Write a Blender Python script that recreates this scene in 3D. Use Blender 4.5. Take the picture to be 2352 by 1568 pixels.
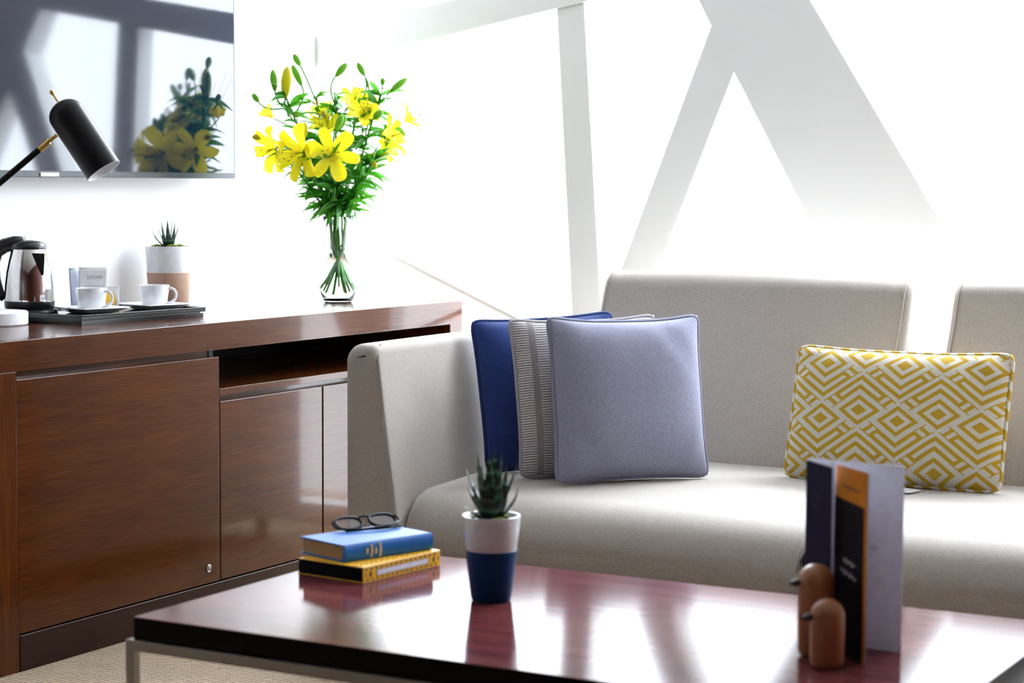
import bpy, bmesh, math, random
from mathutils import Vector, Matrix
random.seed(7)
for o in list(bpy.data.objects): bpy.data.objects.remove(o, do_unlink=True)
SC = bpy.context.scene; C = SC.collection
PI = math.pi; R = math.radians
# ---------------------------------------------------------------- camera, world, exposure
YAW, PIT, ROL = .51242, .076203, .0047258
fw = Vector((-math.sin(YAW)*math.cos(PIT), math.cos(YAW)*math.cos(PIT), -math.sin(PIT)))
rt = Vector((math.cos(YAW), math.sin(YAW), 0)); up = rt.cross(fw)
rr = math.cos(ROL)*rt + math.sin(ROL)*up; uu = -math.sin(ROL)*rt + math.cos(ROL)*up
cd = bpy.data.cameras.new('camera'); cam = bpy.data.objects.new('camera', cd); C.objects.link(cam)
cam.matrix_world = Matrix(((rr.x, uu.x, -fw.x, 0), (rr.y, uu.y, -fw.y, 0), (rr.z, uu.z, -fw.z, 1.10), (0, 0, 0, 1)))
cd.sensor_width = 36; cd.lens = 4650/2352*36; cd.clip_start = .05
cd.dof.use_dof = True; cd.dof.focus_distance = 5.05; cd.dof.aperture_fstop = 5.0
SC.camera = cam
w = bpy.data.worlds.new('sky'); SC.world = w; w.use_nodes = True
bg = w.node_tree.nodes['Background']; bg.inputs[0].default_value = (.86, .92, 1, 1); bg.inputs[1].default_value = 9.0
# overcast sky: brighter towards the zenith
_nt = w.node_tree; _tc = _nt.nodes.new('ShaderNodeTexCoord'); _sp = _nt.nodes.new('ShaderNodeSeparateXYZ'); _mr = _nt.nodes.new('ShaderNodeMapRange')
_nt.links.new(_tc.outputs['Generated'], _sp.inputs[0]); _nt.links.new(_sp.outputs[2], _mr.inputs[0])
_mr.inputs[1].default_value = .2; _mr.inputs[2].default_value = .8; _mr.inputs[3].default_value = 8.0; _mr.inputs[4].default_value = 38.0
_nt.links.new(_mr.outputs[0], bg.inputs[1])
SC.view_settings.view_transform = 'Standard'; SC.view_settings.look = 'None'; SC.view_settings.gamma = 1
SC.view_settings.exposure = 0.38; SC.view_settings.use_curve_mapping = False
# ---------------------------------------------------------------- expressions for node materials
class X:
    def __init__(s, nt, sock): s.nt = nt; s.s = sock
    def m(s, op, *a):
        n = s.nt.nodes.new('ShaderNodeMath'); n.operation = op
        for i, v in enumerate((s,)+a):
            if isinstance(v, X): s.nt.links.new(v.s, n.inputs[i])
            else: n.inputs[i].default_value = v
        return X(s.nt, n.outputs[0])
    def __add__(s, o): return s.m('ADD', o)
    def __sub__(s, o): return s.m('SUBTRACT', o)
    def __mul__(s, o): return s.m('MULTIPLY', o)
    def rsub(s, v): return s.m('MULTIPLY_ADD', -1.0, v)
    def lt(s, o): return s.m('LESS_THAN', o)
    def gt(s, o): return s.m('GREATER_THAN', o)
    def frac(s): return s.m('FRACT')
    def floor(s): return s.m('FLOOR')
    def abs(s): return s.m('ABSOLUTE')
    def max(s, o): return s.m('MAXIMUM', o)
    def min(s, o): return s.m('MINIMUM', o)
def newmat(name):
    m = bpy.data.materials.new(name); m.use_nodes = True
    return m, m.node_tree, m.node_tree.nodes['Principled BSDF']
def objxyz(nt):
    t = nt.nodes.new('ShaderNodeTexCoord'); s = nt.nodes.new('ShaderNodeSeparateXYZ'); nt.links.new(t.outputs['Object'], s.inputs[0])
    return [X(nt, s.outputs[i]) for i in range(3)]
def noise(nt, scale, detail=2, vec=(1, 1, 1), rough=.5):
    t = nt.nodes.new('ShaderNodeTexCoord'); mp = nt.nodes.new('ShaderNodeMapping'); mp.inputs['Scale'].default_value = vec
    n = nt.nodes.new('ShaderNodeTexNoise'); n.inputs['Scale'].default_value = scale; n.inputs['Detail'].default_value = detail; n.inputs['Roughness'].default_value = rough
    nt.links.new(t.outputs['Object'], mp.inputs[0]); nt.links.new(mp.outputs[0], n.inputs['Vector']); return X(nt, n.outputs['Fac'])
def mix(nt, f, a, b):
    n = nt.nodes.new('ShaderNodeMix'); n.data_type = 'RGBA'
    if isinstance(f, X): nt.links.new(f.s, n.inputs[0])
    else: n.inputs[0].default_value = f
    for i, v in ((6, a), (7, b)):
        if isinstance(v, tuple): n.inputs[i].default_value = v+(1,)
        else: nt.links.new(v, n.inputs[i])
    return n.outputs[2]
def ramp(nt, x, lo, hi):
    n = nt.nodes.new('ShaderNodeMapRange'); nt.links.new(x.s, n.inputs[0]); n.inputs[1].default_value = lo; n.inputs[2].default_value = hi
    return X(nt, n.outputs[0])
def bump(nt, b, x, strength, dist=.001):
    n = nt.nodes.new('ShaderNodeBump'); n.inputs['Strength'].default_value = strength; n.inputs['Distance'].default_value = dist
    nt.links.new(x.s, n.inputs['Height']); nt.links.new(n.outputs[0], b.inputs['Normal'])
def plain(name, col, rough=.5, metal=0, coat=0, spec=.5, var=.05, **k):
    m, nt, b = newmat(name); b.inputs['Base Color'].default_value = col+(1,); b.inputs['Roughness'].default_value = rough
    b.inputs['Metallic'].default_value = metal; b.inputs['Coat Weight'].default_value = coat; b.inputs['Specular IOR Level'].default_value = spec
    n = noise(nt, 60, 2); f = ramp(nt, n, .3, .7)
    nt.links.new(mix(nt, f, tuple(c*(1-var) for c in col), tuple(min(1, c*(1+var)) for c in col)), b.inputs['Base Color'])
    for kk, v in k.items(): b.inputs[kk.replace('_', ' ')].default_value = v
    return m
def fabric(name, col, var=.16, scale=520, sheen=.2):
    m, nt, b = newmat(name); b.inputs['Roughness'].default_value = .9; b.inputs['Specular IOR Level'].default_value = .2
    b.inputs['Sheen Weight'].default_value = sheen
    n1 = noise(nt, scale, 2, (1, 1, 1), .7); n2 = noise(nt, scale*.6, 2, (.35, 1, 2.2), .6); n3 = noise(nt, scale*.6, 2, (2.2, 2.2, .35), .6)
    t = (n1*.4)+(n2*.3)+(n3*.3); f = ramp(nt, t, .38, .62)
    nt.links.new(mix(nt, f, tuple(c*(1-var) for c in col), tuple(min(1, c*(1+var)) for c in col)), b.inputs['Base Color'])
    bump(nt, b, t, .5, .0012); return m
def wood(name, dark, light, axis='y', rough=.22, coat=.6, fine=1.0, spec=.5):
    m, nt, b = newmat(name)
    v = {'y': (1, .03, 1), 'z': (1, 1, .03), 'x': (.03, 1, 1)}[axis]
    n1 = noise(nt, 260*fine, 3, v, .65); n2 = noise(nt, 26*fine, 3, v, .5); n3 = noise(nt, 4.5, 2, (1, .6, 1))
    t = (n1*.55)+(n2*.2)+(n3*.25); f = ramp(nt, t, .32, .68)
    nt.links.new(mix(nt, f, dark, light), b.inputs['Base Color'])
    b.inputs['Specular IOR Level'].default_value = spec; b.inputs['Roughness'].default_value = rough; b.inputs['Coat Weight'].default_value = coat; b.inputs['Coat Roughness'].default_value = .07
    bump(nt, b, n1, .12, .0006); return m

M = {}
M['wall'] = plain('white_paint', (.88, .88, .88), .7, var=.004)
M['ceil'] = plain('ceiling_paint', (.8, .8, .8), .8)
M['facade'] = plain('facade_white_metal', (.755, .765, .757), .6, var=.004)
M['sofa'] = fabric('greige_sofa_weave', (.42, .385, .35), .24, 620)
M['sofapipe'] = fabric('greige_piping', (.45, .415, .38), .12, 620)
M['lav'] = fabric('lavender_grey_weave', (.27, .275, .37), .34, 700)
M['lavp'] = fabric('lavender_piping', (.22, .225, .32), .2, 700)
M['blue'] = fabric('deep_blue_linen', (.018, .042, .17), .35, 480)
M['bluep'] = fabric('deep_blue_piping', (.014, .034, .14), .2, 480)
M['wood'] = wood('credenza_wood', (.026, .0062, .0016), (.105, .027, .0045), 'y', .22, .45, 1.0, .12)
M['woodv'] = wood('credenza_wood_upright', (.026, .0062, .0016), (.105, .027, .0045), 'z', .22, .45, 1.0, .12)
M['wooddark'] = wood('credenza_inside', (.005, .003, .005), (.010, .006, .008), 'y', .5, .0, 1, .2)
M['woodplinth'] = wood('credenza_plinth', (.012, .004, .003), (.035, .011, .005), 'y', .3, .2, 1, .15)
M['lock'] = plain('lock_metal', (.36, .34, .31), .35, 1)
M['table'] = wood('mahogany_gloss', (.050, .012, .016), (.20, .052, .055), 'x', .10, .0, .3, .06)
M['tableedge'] = plain('table_edge', (.004, .002, .002), .5, 0, 0, .08)
M['steel'] = plain('brushed_steel', (.30, .27, .25), .32, 1)
M['chrome'] = plain('chrome', (.8, .8, .8), .06, 1)
M['black'] = plain('black_plastic', (.008, .008, .01), .28)
M['blackgloss'] = plain('black_lacquer', (.004, .004, .005), .08, 0, .3, .3)
M['shade'] = plain('black_lampshade', (.002, .002, .003), .38, spec=.2)
M['white'] = plain('white_ceramic', (.78, .79, .82), .15, 0, .5)
M['whitemat'] = plain('white_matt', (.8, .8, .82), .5)
M['brass'] = plain('brass', (.62, .42, .13), .3, 1)
M['screen'] = plain('tv_screen', (.002, .006, .025), .06, 0, 0, .5, IOR=1.9)
M['bezel'] = plain('tv_bezel', (.012, .018, .028), .3, 0)
M['potblue'] = plain('blue_pot_sleeve', (.001, .055, .19), .45, spec=.25)
M['potbeige'] = plain('beige_pot_sleeve', (.55, .37, .27), .6)
M['moss'] = plain('moss', (.20, .26, .03), .9)
M['soil'] = plain('soil', (.035, .02, .012), .95)
M['green'] = plain('stem_green', (.045, .24, .018), .45)
M['leafg'] = plain('leaf_green', (.03, .2, .012), .42)
M['budg'] = plain('bud_green', (.16, .42, .03), .45)
M['budy'] = plain('bud_yellow_green', (.55, .52, .02), .45)
M['anther'] = plain('anther_rust', (.45, .16, .02), .8)
M['beak'] = plain('dark_beak', (.012, .015, .03), .35)
M['bird'] = wood('turned_beech', (.30, .115, .04), (.42, .175, .07), 'z', .33, .15, .5)
M['navy'] = plain('navy_card', (.010, .012, .045), .6, spec=.12)
M['ink'] = plain('black_card', (.002, .002, .006), .6, spec=.1)
M['orange'] = plain('orange_card', (.72, .24, .004), .5, spec=.2)
M['paper'] = plain('white_card', (.78, .79, .90), .6)
M['print'] = plain('printed_grey', (.3, .3, .4), .7)
M['faint'] = plain('printed_slate', (.05, .06, .12), .7)
M['bluebook'] = plain('blue_cloth', (.004, .13, .50), .42, spec=.35)
M['pages'] = plain('page_edges', (.42, .27, .14), .8)
M['yellow'] = plain('yellow_cover', (.85, .46, .015), .4)
M['gold'] = plain('gold_foil', (.8, .66, .3), .4, .3)
M['navyink'] = plain('dark_ink', (.03, .02, .01), .6)
M['sachet'] = plain('white_sachet', (.82, .82, .82), .4)
M['sachetgrey'] = plain('grey_sachet', (.3, .33, .42), .4)
M['sachety'] = plain('yellow_print', (.95, .55, .01), .4)
M['walldark'] = wood('dark_panel', (.05, .012, .008), (.10, .028, .018), 'z', .35, .3)
M['specs'] = plain('black_acetate', (.003, .004, .010), .45, 0, 0, .1)
def yellowpetal():
    m, nt, b = newmat('lily_petal'); n = noise(nt, 90, 3, (1, 1, 1)); f = ramp(nt, n, .35, .65)
    nt.links.new(mix(nt, f, (.93, .74, .0), (1.0, .88, .01)), b.inputs['Base Color']); b.inputs['Roughness'].default_value = .5
    b.inputs['Subsurface Weight'].default_value = .0
    tr = nt.nodes.new('ShaderNodeBsdfTranslucent'); tr.inputs[0].default_value = (1, .86, .02, 1)
    mx = nt.nodes.new('ShaderNodeMixShader'); mx.inputs[0].default_value = .42
    nt.links.new(b.outputs[0], mx.inputs[1]); nt.links.new(tr.outputs[0], mx.inputs[2]); nt.links.new(mx.outputs[0], nt.nodes['Material Output'].inputs[0]); return m
M['petal'] = yellowpetal()
def translucent_leaf(key, col):
    m = M[key]; nt = m.node_tree; b = nt.nodes['Principled BSDF']
    tr = nt.nodes.new('ShaderNodeBsdfTranslucent'); tr.inputs[0].default_value = col+(1,)
    mx = nt.nodes.new('ShaderNodeMixShader'); mx.inputs[0].default_value = .25
    nt.links.new(b.outputs[0], mx.inputs[1]); nt.links.new(tr.outputs[0], mx.inputs[2]); nt.links.new(mx.outputs[0], nt.nodes['Material Output'].inputs[0])
translucent_leaf('leafg', (.1, .45, .02)); translucent_leaf('budg', (.3, .6, .05)); translucent_leaf('budy', (.8, .75, .05))
def haworthia():
    m, nt, b = newmat('haworthia_leaf'); x, y, z = objxyz(nt)
    n = noise(nt, 30, 2); st = ((z*330)+(n*3)).m('SINE'); f = st.gt(.55)
    nt.links.new(mix(nt, f, (.008, .045, .02), (.07, .17, .12)), b.inputs['Base Color']); b.inputs['Roughness'].default_value = .3
    bump(nt, b, st, .5, .0008); return m
M['haw'] = haworthia()
def glass(name, ior, col=(1, 1, 1), rough=0):
    m, nt, b = newmat(name); nt.nodes.remove(b); g = nt.nodes.new('ShaderNodeBsdfGlass'); g.inputs['IOR'].default_value = ior; g.inputs['Color'].default_value = col+(1,); g.inputs['Roughness'].default_value = rough
    nt.links.new(g.outputs[0], nt.nodes['Material Output'].inputs[0]); return m
M['glass'] = glass('clear_glass', 1.45, (.97, 1, .98)); M['water'] = glass('water', 1.33, (.98, 1, .98))
def pane(name, tint):
    m, nt, b = newmat(name); nt.nodes.remove(b); t = nt.nodes.new('ShaderNodeBsdfTransparent'); t.inputs[0].default_value = tint+(1,)
    g = nt.nodes.new('ShaderNodeBsdfGlossy'); g.inputs['Roughness'].default_value = .02; mx = nt.nodes.new('ShaderNodeMixShader'); mx.inputs[0].default_value = .04
    nt.links.new(t.outputs[0], mx.inputs[1]); nt.links.new(g.outputs[0], mx.inputs[2]); nt.links.new(mx.outputs[0], nt.nodes['Material Output'].inputs[0]); return m
M['pane'] = pane('window_glass', (.98, .99, .99)); M['lens'] = pane('spectacle_lens', (.93, .95, 1))
def geo(name='mustard_key_pattern'):
    m, nt, b = newmat(name); x, y, z = objxyz(nt)
    x = x+(-.022+.5*.186); z = z+.017
    wob = noise(nt, 9, 1)*.012; x = x+wob
    a = x*(1/.196)+z*(1/.139); c = x*(1/.196)-z*(1/.139)
    fa = a.frac(); fb = c.frac(); par = ((a.floor()+c.floor())*.5).frac().gt(.25)
    ip = par.rsub(1.0)
    p = (fa.rsub(1.0)*ip+fa*par)*6; q = (fb*ip+fb.rsub(1.0)*par)*6
    mm = p.max(q); mn = p.min(q); dd = (p-2).abs().max((q-2).abs())
    ring = dd.lt(.62)+(dd.gt(1.14)*dd.lt(1.62))
    outer = (mm+.25).frac(); st = outer.gt(.5)
    hook = (mn+.1).frac().gt(.52)
    big = mm.gt(3.98); inner = big.rsub(1.0)
    isk = (mn.lt(1.9)*mm.gt(4.4)*mm.lt(5.6)); nk = isk.rsub(1.0)
    g = inner*ring+big*(nk*st+isk*hook)
    n = noise(nt, 900, 2); f = ramp(nt, n, .3, .7)
    weave = (((x*1900).m('SINE'))*((z*1900).m('SINE')))
    gold = mix(nt, f, (.40, .245, .018), (.56, .36, .035)); cream = mix(nt, f, (.50, .46, .38), (.70, .66, .58))
    nt.links.new(mix(nt, g, cream, gold), b.inputs['Base Color']); b.inputs['Roughness'].default_value = .85; b.inputs['Specular IOR Level'].default_value = .2
    bump(nt, b, weave+g*1.5, .35, .0006); return m
M['geo'] = geo()
def geopipe():
    m, nt, b = newmat('mustard_piping'); x, y, z = objxyz(nt); f = ((x*150)+(z*130)).m('SINE').gt(-.1)
    nt.links.new(mix(nt, f, (.72, .68, .6), (.52, .33, .03)), b.inputs['Base Color']); b.inputs['Roughness'].default_value = .8; return m
M['geop'] = geopipe()
def stripes():
    m, nt, b = newmat('ribbed_stripe'); x, y, z = objxyz(nt)
    n = noise(nt, 40, 2)*.0022; s = ((z+n)*(2*PI/.0062)).m('SINE'); f = s.gt(-.25)
    band = (x+.143).abs().lt(.0075); nb = band.rsub(1.0)
    nn = ramp(nt, noise(nt, 700, 2), .3, .7)
    c1 = mix(nt, nn, (.20, .18, .19), (.30, .28, .29)); c2 = mix(nt, nn, (.60, .59, .58), (.72, .71, .7)); c3 = mix(nt, nn, (.22, .195, .205), (.30, .27, .28))
    nt.links.new(mix(nt, band, mix(nt, f, c2, c1), c3), b.inputs['Base Color']); b.inputs['Roughness'].default_value = .85; b.inputs['Specular IOR Level'].default_value = .2
    bump(nt, b, s*nb, .5, .001); return m
M['stripe'] = stripes(); M['stripep'] = fabric('grey_piping', (.34, .33, .36), .2, 600)
def carpet():
    m, nt, b = newmat('ribbed_carpet'); x, y, z = objxyz(nt)
    n = noise(nt, 55, 3)*.007; rib = ((y+n)*(2*PI/.013)).m('SINE'); loop = ((x*(2*PI/.010))+(n*300)).m('SINE')
    h = rib*.6+loop*.4; f = ramp(nt, h, -.9, .5); big = ramp(nt, noise(nt, 7, 3), .35, .65)
    c = mix(nt, f, (.20, .145, .095), (.54, .44, .33)); nt.links.new(mix(nt, big*.25, c, (.46, .33, .2)), b.inputs['Base Color'])
    b.inputs['Roughness'].default_value = .95; b.inputs['Specular IOR Level'].default_value = .1; bump(nt, b, h, 1.0, .004); return m
M['carpet'] = carpet()

# ---------------------------------------------------------------- geometry helpers
def fin(name, bm, mat, parent=None, smooth=True, bev=0, seg=3, mats=None, ang=40):
    bmesh.ops.recalc_face_normals(bm, faces=bm.faces)
    me = bpy.data.meshes.new(name); bm.to_mesh(me); bm.free()
    for mm in (mats or [mat]): me.materials.append(M[mm])
    o = bpy.data.objects.new(name, me); C.objects.link(o)
    if parent is not None: o.parent = parent
    if smooth:
        for p in me.polygons: p.use_smooth = True
        me.set_sharp_from_angle(angle=R(ang))
    if bev:
        b = o.modifiers.new('bevel', 'BEVEL'); b.width = bev; b.segments = seg; b.limit_method = 'ANGLE'; b.angle_limit = R(35); b.harden_normals = True
    return o
def thing(name, label, cat, loc=(0, 0, 0), rot=None, group=None):
    o = bpy.data.objects.new(name, None); C.objects.link(o); o.empty_display_size = .05
    if isinstance(rot, Matrix): o.matrix_world = Matrix.Translation(loc) @ rot.to_4x4()
    else:
        o.location = loc
        if rot: o.rotation_euler = (0, 0, rot)
    o['label'] = label; o['category'] = cat
    if group: o['group'] = group
    return o
def struct(o): o['kind'] = 'structure'; return o
def box(bm, x0, x1, y0, y1, z0, z1, M4=None):
    vs = [bm.verts.new(Vector(p) if M4 is None else M4 @ Vector(p)) for p in ((x0, y0, z0), (x1, y0, z0), (x1, y1, z0), (x0, y1, z0), (x0, y0, z1), (x1, y0, z1), (x1, y1, z1), (x0, y1, z1))]
    for f in ((0, 3, 2, 1), (4, 5, 6, 7), (0, 1, 5, 4), (1, 2, 6, 5), (2, 3, 7, 6), (3, 0, 4, 7)): bm.faces.new([vs[i] for i in f])
def B(name, mat, parent, *d, bev=.002, seg=2):
    bm = bmesh.new(); box(bm, *d); return fin(name, bm, mat, parent, bev=bev, seg=seg)
def lathe(bm, prof, n=48, cx=0, cy=0, mat=0, close=False):
    rings = []
    for r, z in prof:
        if r < 1e-6: rings.append([bm.verts.new((cx, cy, z))])
        else: rings.append([bm.verts.new((cx+r*math.cos(2*PI*i/n), cy+r*math.sin(2*PI*i/n), z)) for i in range(n)])
    pairs = list(zip(rings, rings[1:]))
    if close: pairs.append((rings[-1], rings[0]))
    for a, b in pairs:
        for i in range(n):
            j = (i+1) % n
            if len(a) == 1 and len(b) == 1: continue
            if len(a) == 1: f = bm.faces.new((a[0], b[j], b[i]))
            elif len(b) == 1: f = bm.faces.new((a[i], a[j], b[0]))
            else: f = bm.faces.new((a[i], a[j], b[j], b[i]))
            f.material_index = mat
def tube(bm, pts, rad, n=8, closed=False, caps=True):
    pts = [Vector(p) for p in pts]; N = len(pts)
    rads = rad if isinstance(rad, (list, tuple)) else [rad]*N
    tang = []
    for i in range(N):
        a = pts[(i-1) % N] if (closed or i > 0) else pts[i]; b = pts[(i+1) % N] if (closed or i < N-1) else pts[i]
        tang.append((b-a).normalized())
    ref = Vector((0, 0, 1)) if abs(tang[0].z) < .9 else Vector((1, 0, 0))
    nrm = (ref-tang[0]*ref.dot(tang[0])).normalized(); rings = []
    for i in range(N):
        nrm = (nrm-tang[i]*nrm.dot(tang[i])).normalized(); bn = tang[i].cross(nrm)
        rings.append([bm.verts.new(pts[i]+(nrm*math.cos(2*PI*k/n)+bn*math.sin(2*PI*k/n))*rads[i]) for k in range(n)])
    for i in range(N if closed else N-1):
        a, b = rings[i], rings[(i+1) % N]
        off = 0
        if closed and i == N-1:
            off = min(range(n), key=lambda s: (a[0].co-b[s].co).length)
        for k in range(n): bm.faces.new((a[k], a[(k+1) % n], b[(k+1+off) % n], b[(k+off) % n]))
    if caps and not closed:
        bm.faces.new(rings[0][::-1]); bm.faces.new(rings[-1])
def bez(p0, p1, p2, n=10):
    p0, p1, p2 = Vector(p0), Vector(p1), Vector(p2)
    return [(1-t)**2*p0+2*t*(1-t)*p1+t*t*p2 for t in [i/n for i in range(n+1)]]
def arc(cx, cz, r, a0, a1, n=6): return [(cx+r*math.cos(R(a0+(a1-a0)*i/n)), cz+r*math.sin(R(a0+(a1-a0)*i/n))) for i in range(n+1)]
def puffy(bm, prof, axis, a0, a1, edge=.02, puff=.0, n=14, ne=5):
    """closed outline extruded along an axis with softened ends and slightly swollen middle"""
    P = [Vector((p[0], p[1])) for p in prof]; K = len(P)
    area = sum(P[i].x*P[(i+1) % K].y-P[(i+1) % K].x*P[i].y for i in range(K))
    s = 1 if area > 0 else -1; nr = []
    for i in range(K):
        e1 = (P[i]-P[i-1]); e2 = (P[(i+1) % K]-P[i]); n1 = Vector((e1.y, -e1.x)).normalized(); n2 = Vector((e2.y, -e2.x)).normalized()
        nn = (n1+n2); nn = nn.normalized()/max(.5, math.sqrt((1+n1.dot(n2))/2)); nr.append(nn*s)
    st = []
    for i in range(ne+1):
        t = i/ne*PI/2; st.append((a0+edge*(1-math.sin(t)), -edge*(1-math.sin(PI/2-t)) if False else 0))
    sts = []
    for i in range(ne): t = i/ne*PI/2; sts.append((a0+edge*(1-math.cos(t)), -edge*(1-math.sin(t))))
    for i in range(n+1):
        u = -1+2*i/n; sts.append((a0+edge+(a1-a0-2*edge)*i/n, puff*(1-u*u)))
    for i in range(ne-1, -1, -1): t = i/ne*PI/2; sts.append((a1-edge*(1-math.cos(t)), -edge*(1-math.sin(t))))
    rings = []
    for a, off in sts:
        ring = []
        for p, nn in zip(P, nr):
            q = p+nn*off; v = {'x': (a, q.x, q.y), 'y': (q.x, a, q.y), 'z': (q.x, q.y, a)}[axis]; ring.append(bm.verts.new(v))
        rings.append(ring)
    for a, b in zip(rings, rings[1:]):
        for i in range(K): bm.faces.new((a[i], a[(i+1) % K], b[(i+1) % K], b[i]))
    bm.faces.new(rings[0]); bm.faces.new(rings[-1][::-1])
def prism(bm, poly, axis, a0, a1):
    f = {'x': lambda p, a: (a, p[0], p[1]), 'y': lambda p, a: (p[0], a, p[1]), 'z': lambda p, a: (p[0], p[1], a)}[axis]
    A = [bm.verts.new(f(p, a0)) for p in poly]; Bv = [bm.verts.new(f(p, a1)) for p in poly]; K = len(poly)
    for i in range(K): bm.faces.new((A[i], A[(i+1) % K], Bv[(i+1) % K], Bv[i]))
    bm.faces.new(A[::-1]); bm.faces.new(Bv)
RH = Vector((math.cos(YAW), math.sin(YAW), 0)); AW = Vector((-math.sin(YAW), math.cos(YAW), 0))

# ---------------------------------------------------------------- the setting
XW, YF = -3.79, 5.43
def S(name, mat, *d): return struct(B(name, mat, None, *d, bev=0))
S('floor', 'carpet', XW-.15, 1.4, -2.2, 6.0, -.1, 0)
S('ceiling', 'ceil', XW-.15, 1.4, -2.2, 6.0, 2.75, 2.9)
S('wall_left', 'wall', XW-.15, XW, -2.2, 6.0, 0, 2.75)
S('wall_right', 'walldark', 1.2, 1.35, -2.2, 6.0, 0, 2.75)  # unseen wall, set close and dark to limit window light and room fill
S('wall_back', 'walldark', XW, 1.2, -2.3, -2.15, 0, 2.75)
S('door_1', 'walldark', -1.9, -.9, -2.15, -2.1, 0, 2.1)
S('door_2', 'walldark', -3.6, -2.2, -2.15, -2.08, 0, 2.4)
S('baseboard_left', 'wall', XW, XW+.015, -2.1, 5.4, 0, .1)
W1 = bpy.data.objects.new('window_1', None); C.objects.link(W1); W1['kind'] = 'structure'
def member(name, poly, d0=YF, d1=YF+.10):
    bm = bmesh.new(); prism(bm, poly, 'y', d0, d1); return fin(name, bm, 'facade', W1, smooth=False)
def slab(p0, p1, q0, q1):      # two edge lines, clipped to the wall height
    def at(a, b, z): return (a[0]+(b[0]-a[0])*(z-a[1])/(b[1]-a[1]), z)
    return at, (p0, p1, q0, q1)
at, _ = slab(0, 0, 0, 0)
L0, L1 = (-2.4386, 1.6425), (-2.3992, 1.5685); L2, L3 = (-2.3265, 1.4355), (-2.0061, .864); R0, R1_ = (-2.0972, 1.6286), (-1.6093, .856)
G0, G1 = (-2.3992, 1.5685), (-2.7338, .7282); H0, H1 = (-2.3265, 1.4355), (-2.5649, .8566)
member('diagonal_brace', [at(L0, L1, 2.75), L1, L2, at(L2, L3, 0), at(R0, R1_, 0), at(R0, R1_, 2.75)])
member('diagonal_brace', [at(G0, G1, 0), at(H0, H1, 0), H0, (-2.30, 1.50), (-2.35, 1.56), G0], YF+.004, YF+.094)
mL = ((-2.911, 1.6356), (-2.852, .7241)); mR = ((-2.8195, 1.6476), (-2.756, .7471))
member('mullion', [at(*mL, 0), at(*mR, 0), at(*mR, 2.75), at(*mL, 2.75)], YF+.012, YF+.09)
def bx_(x, l): return l[0][1]+(l[1][1]-l[0][1])*(x-l[0][0])/(l[1][0]-l[0][0])
bt = ((-3.7614, 1.592), (-3.2709, 1.6762)); bb = ((-3.7617, 1.4876), (-2.8196, 1.6528))
member('cross_beam', [(XW, bx_(XW, bb)), (-2.40, bx_(-2.40, bb)), (-2.50, bx_(-2.50, bt)), (XW, bx_(XW, bt))], YF+.004, YF+.095)
member('thin_rail', [(XW, .983), (XW, .997), (-2.9, .634), (-2.9, .620)], YF+.03, YF+.05)
# more of the lattice, to the right of the frame
member('diagonal_brace', [(-.35, 2.75), (-.02, 2.75), (-1.30, 0), (-1.63, 0)])
member('diagonal_brace', [(-.25, 2.75), (.08, 2.75), (1.2, .75), (1.2, .05)], YF+.002)
member('mullion', [(.62, 0), (.72, 0), (.72, 2.75), (.62, 2.75)], YF+.012, YF+.09)
bm = bmesh.new(); box(bm, XW, 1.2, YF+.12, YF+.135, 0, 2.75); fin('glass_pane', bm, 'pane', W1, smooth=False)
S('trim_1', 'facade', XW, 1.2, YF, YF+.11, 0, .06)

# ---------------------------------------------------------------- credenza
cr = thing('credenza', 'long reddish-brown wooden credenza with doors and an open compartment, against the white wall', 'sideboard', (-3.48, 4.335, 0))
def CB(name, mat, *d, **k):
    o = B(name, mat, cr, *d, **k); o.matrix_parent_inverse = Matrix.Translation((3.48, -4.335, 0)); return o
CB('top', 'wood', -3.77, -3.179, 3.325, 5.34, .682, .752, bev=.0015)
CB('side_panel', 'woodv', -3.77, -3.179, 3.325, 3.388, 0, .682, bev=.001)
CB('side_panel', 'woodv', -3.77, -3.179, 5.267, 5.34, 0, .682, bev=.001)
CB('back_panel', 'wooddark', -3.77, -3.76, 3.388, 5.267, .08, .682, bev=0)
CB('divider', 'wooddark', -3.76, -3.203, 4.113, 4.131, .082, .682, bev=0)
CB('shelf', 'wood', -3.76, -3.183, 4.131, 5.267, .563, .581, bev=.001)
CB('rail', 'wood', -3.225, -3.205, 3.388, 4.113, .655, .682, bev=.001)
CB('rail', 'wood', -3.225, -3.205, 4.131, 5.267, .535, .563, bev=.001)
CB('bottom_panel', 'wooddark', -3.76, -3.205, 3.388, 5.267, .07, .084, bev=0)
CB('plinth', 'woodplinth', -3.215, -3.177, 3.388, 5.267, 0, .083, bev=.0012)
d1 = CB('door', 'wood', -3.201, -3.181, 3.391, 4.127, .086, .6635, bev=.0015)
CB('door', 'wood', -3.201, -3.183, 4.133, 4.590, .086, .5475, bev=.0015)
CB('door', 'wood', -3.201, -3.183, 4.596, 5.264, .086, .5475, bev=.0015)
bm = bmesh.new(); lathe(bm, [(0, 0), (.0105, 0), (.0105, .002), (.0085, .0032), (.0072, .0022), (.006, .0028), (.002, .0026), (.0015, .0012), (0, .0012)], 32)
bm.transform(Matrix.Translation((-3.1812, 4.0786, .1245)) @ Matrix.Rotation(PI/2, 4, 'Y'))
o = fin('lock', bm, 'lock', d1); o.matrix_parent_inverse = Matrix.Translation((3.48, -4.335, 0)); o['label'] = 'round silver keyhole lock'
o.matrix_parent_inverse = Matrix.Identity(4)

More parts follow.
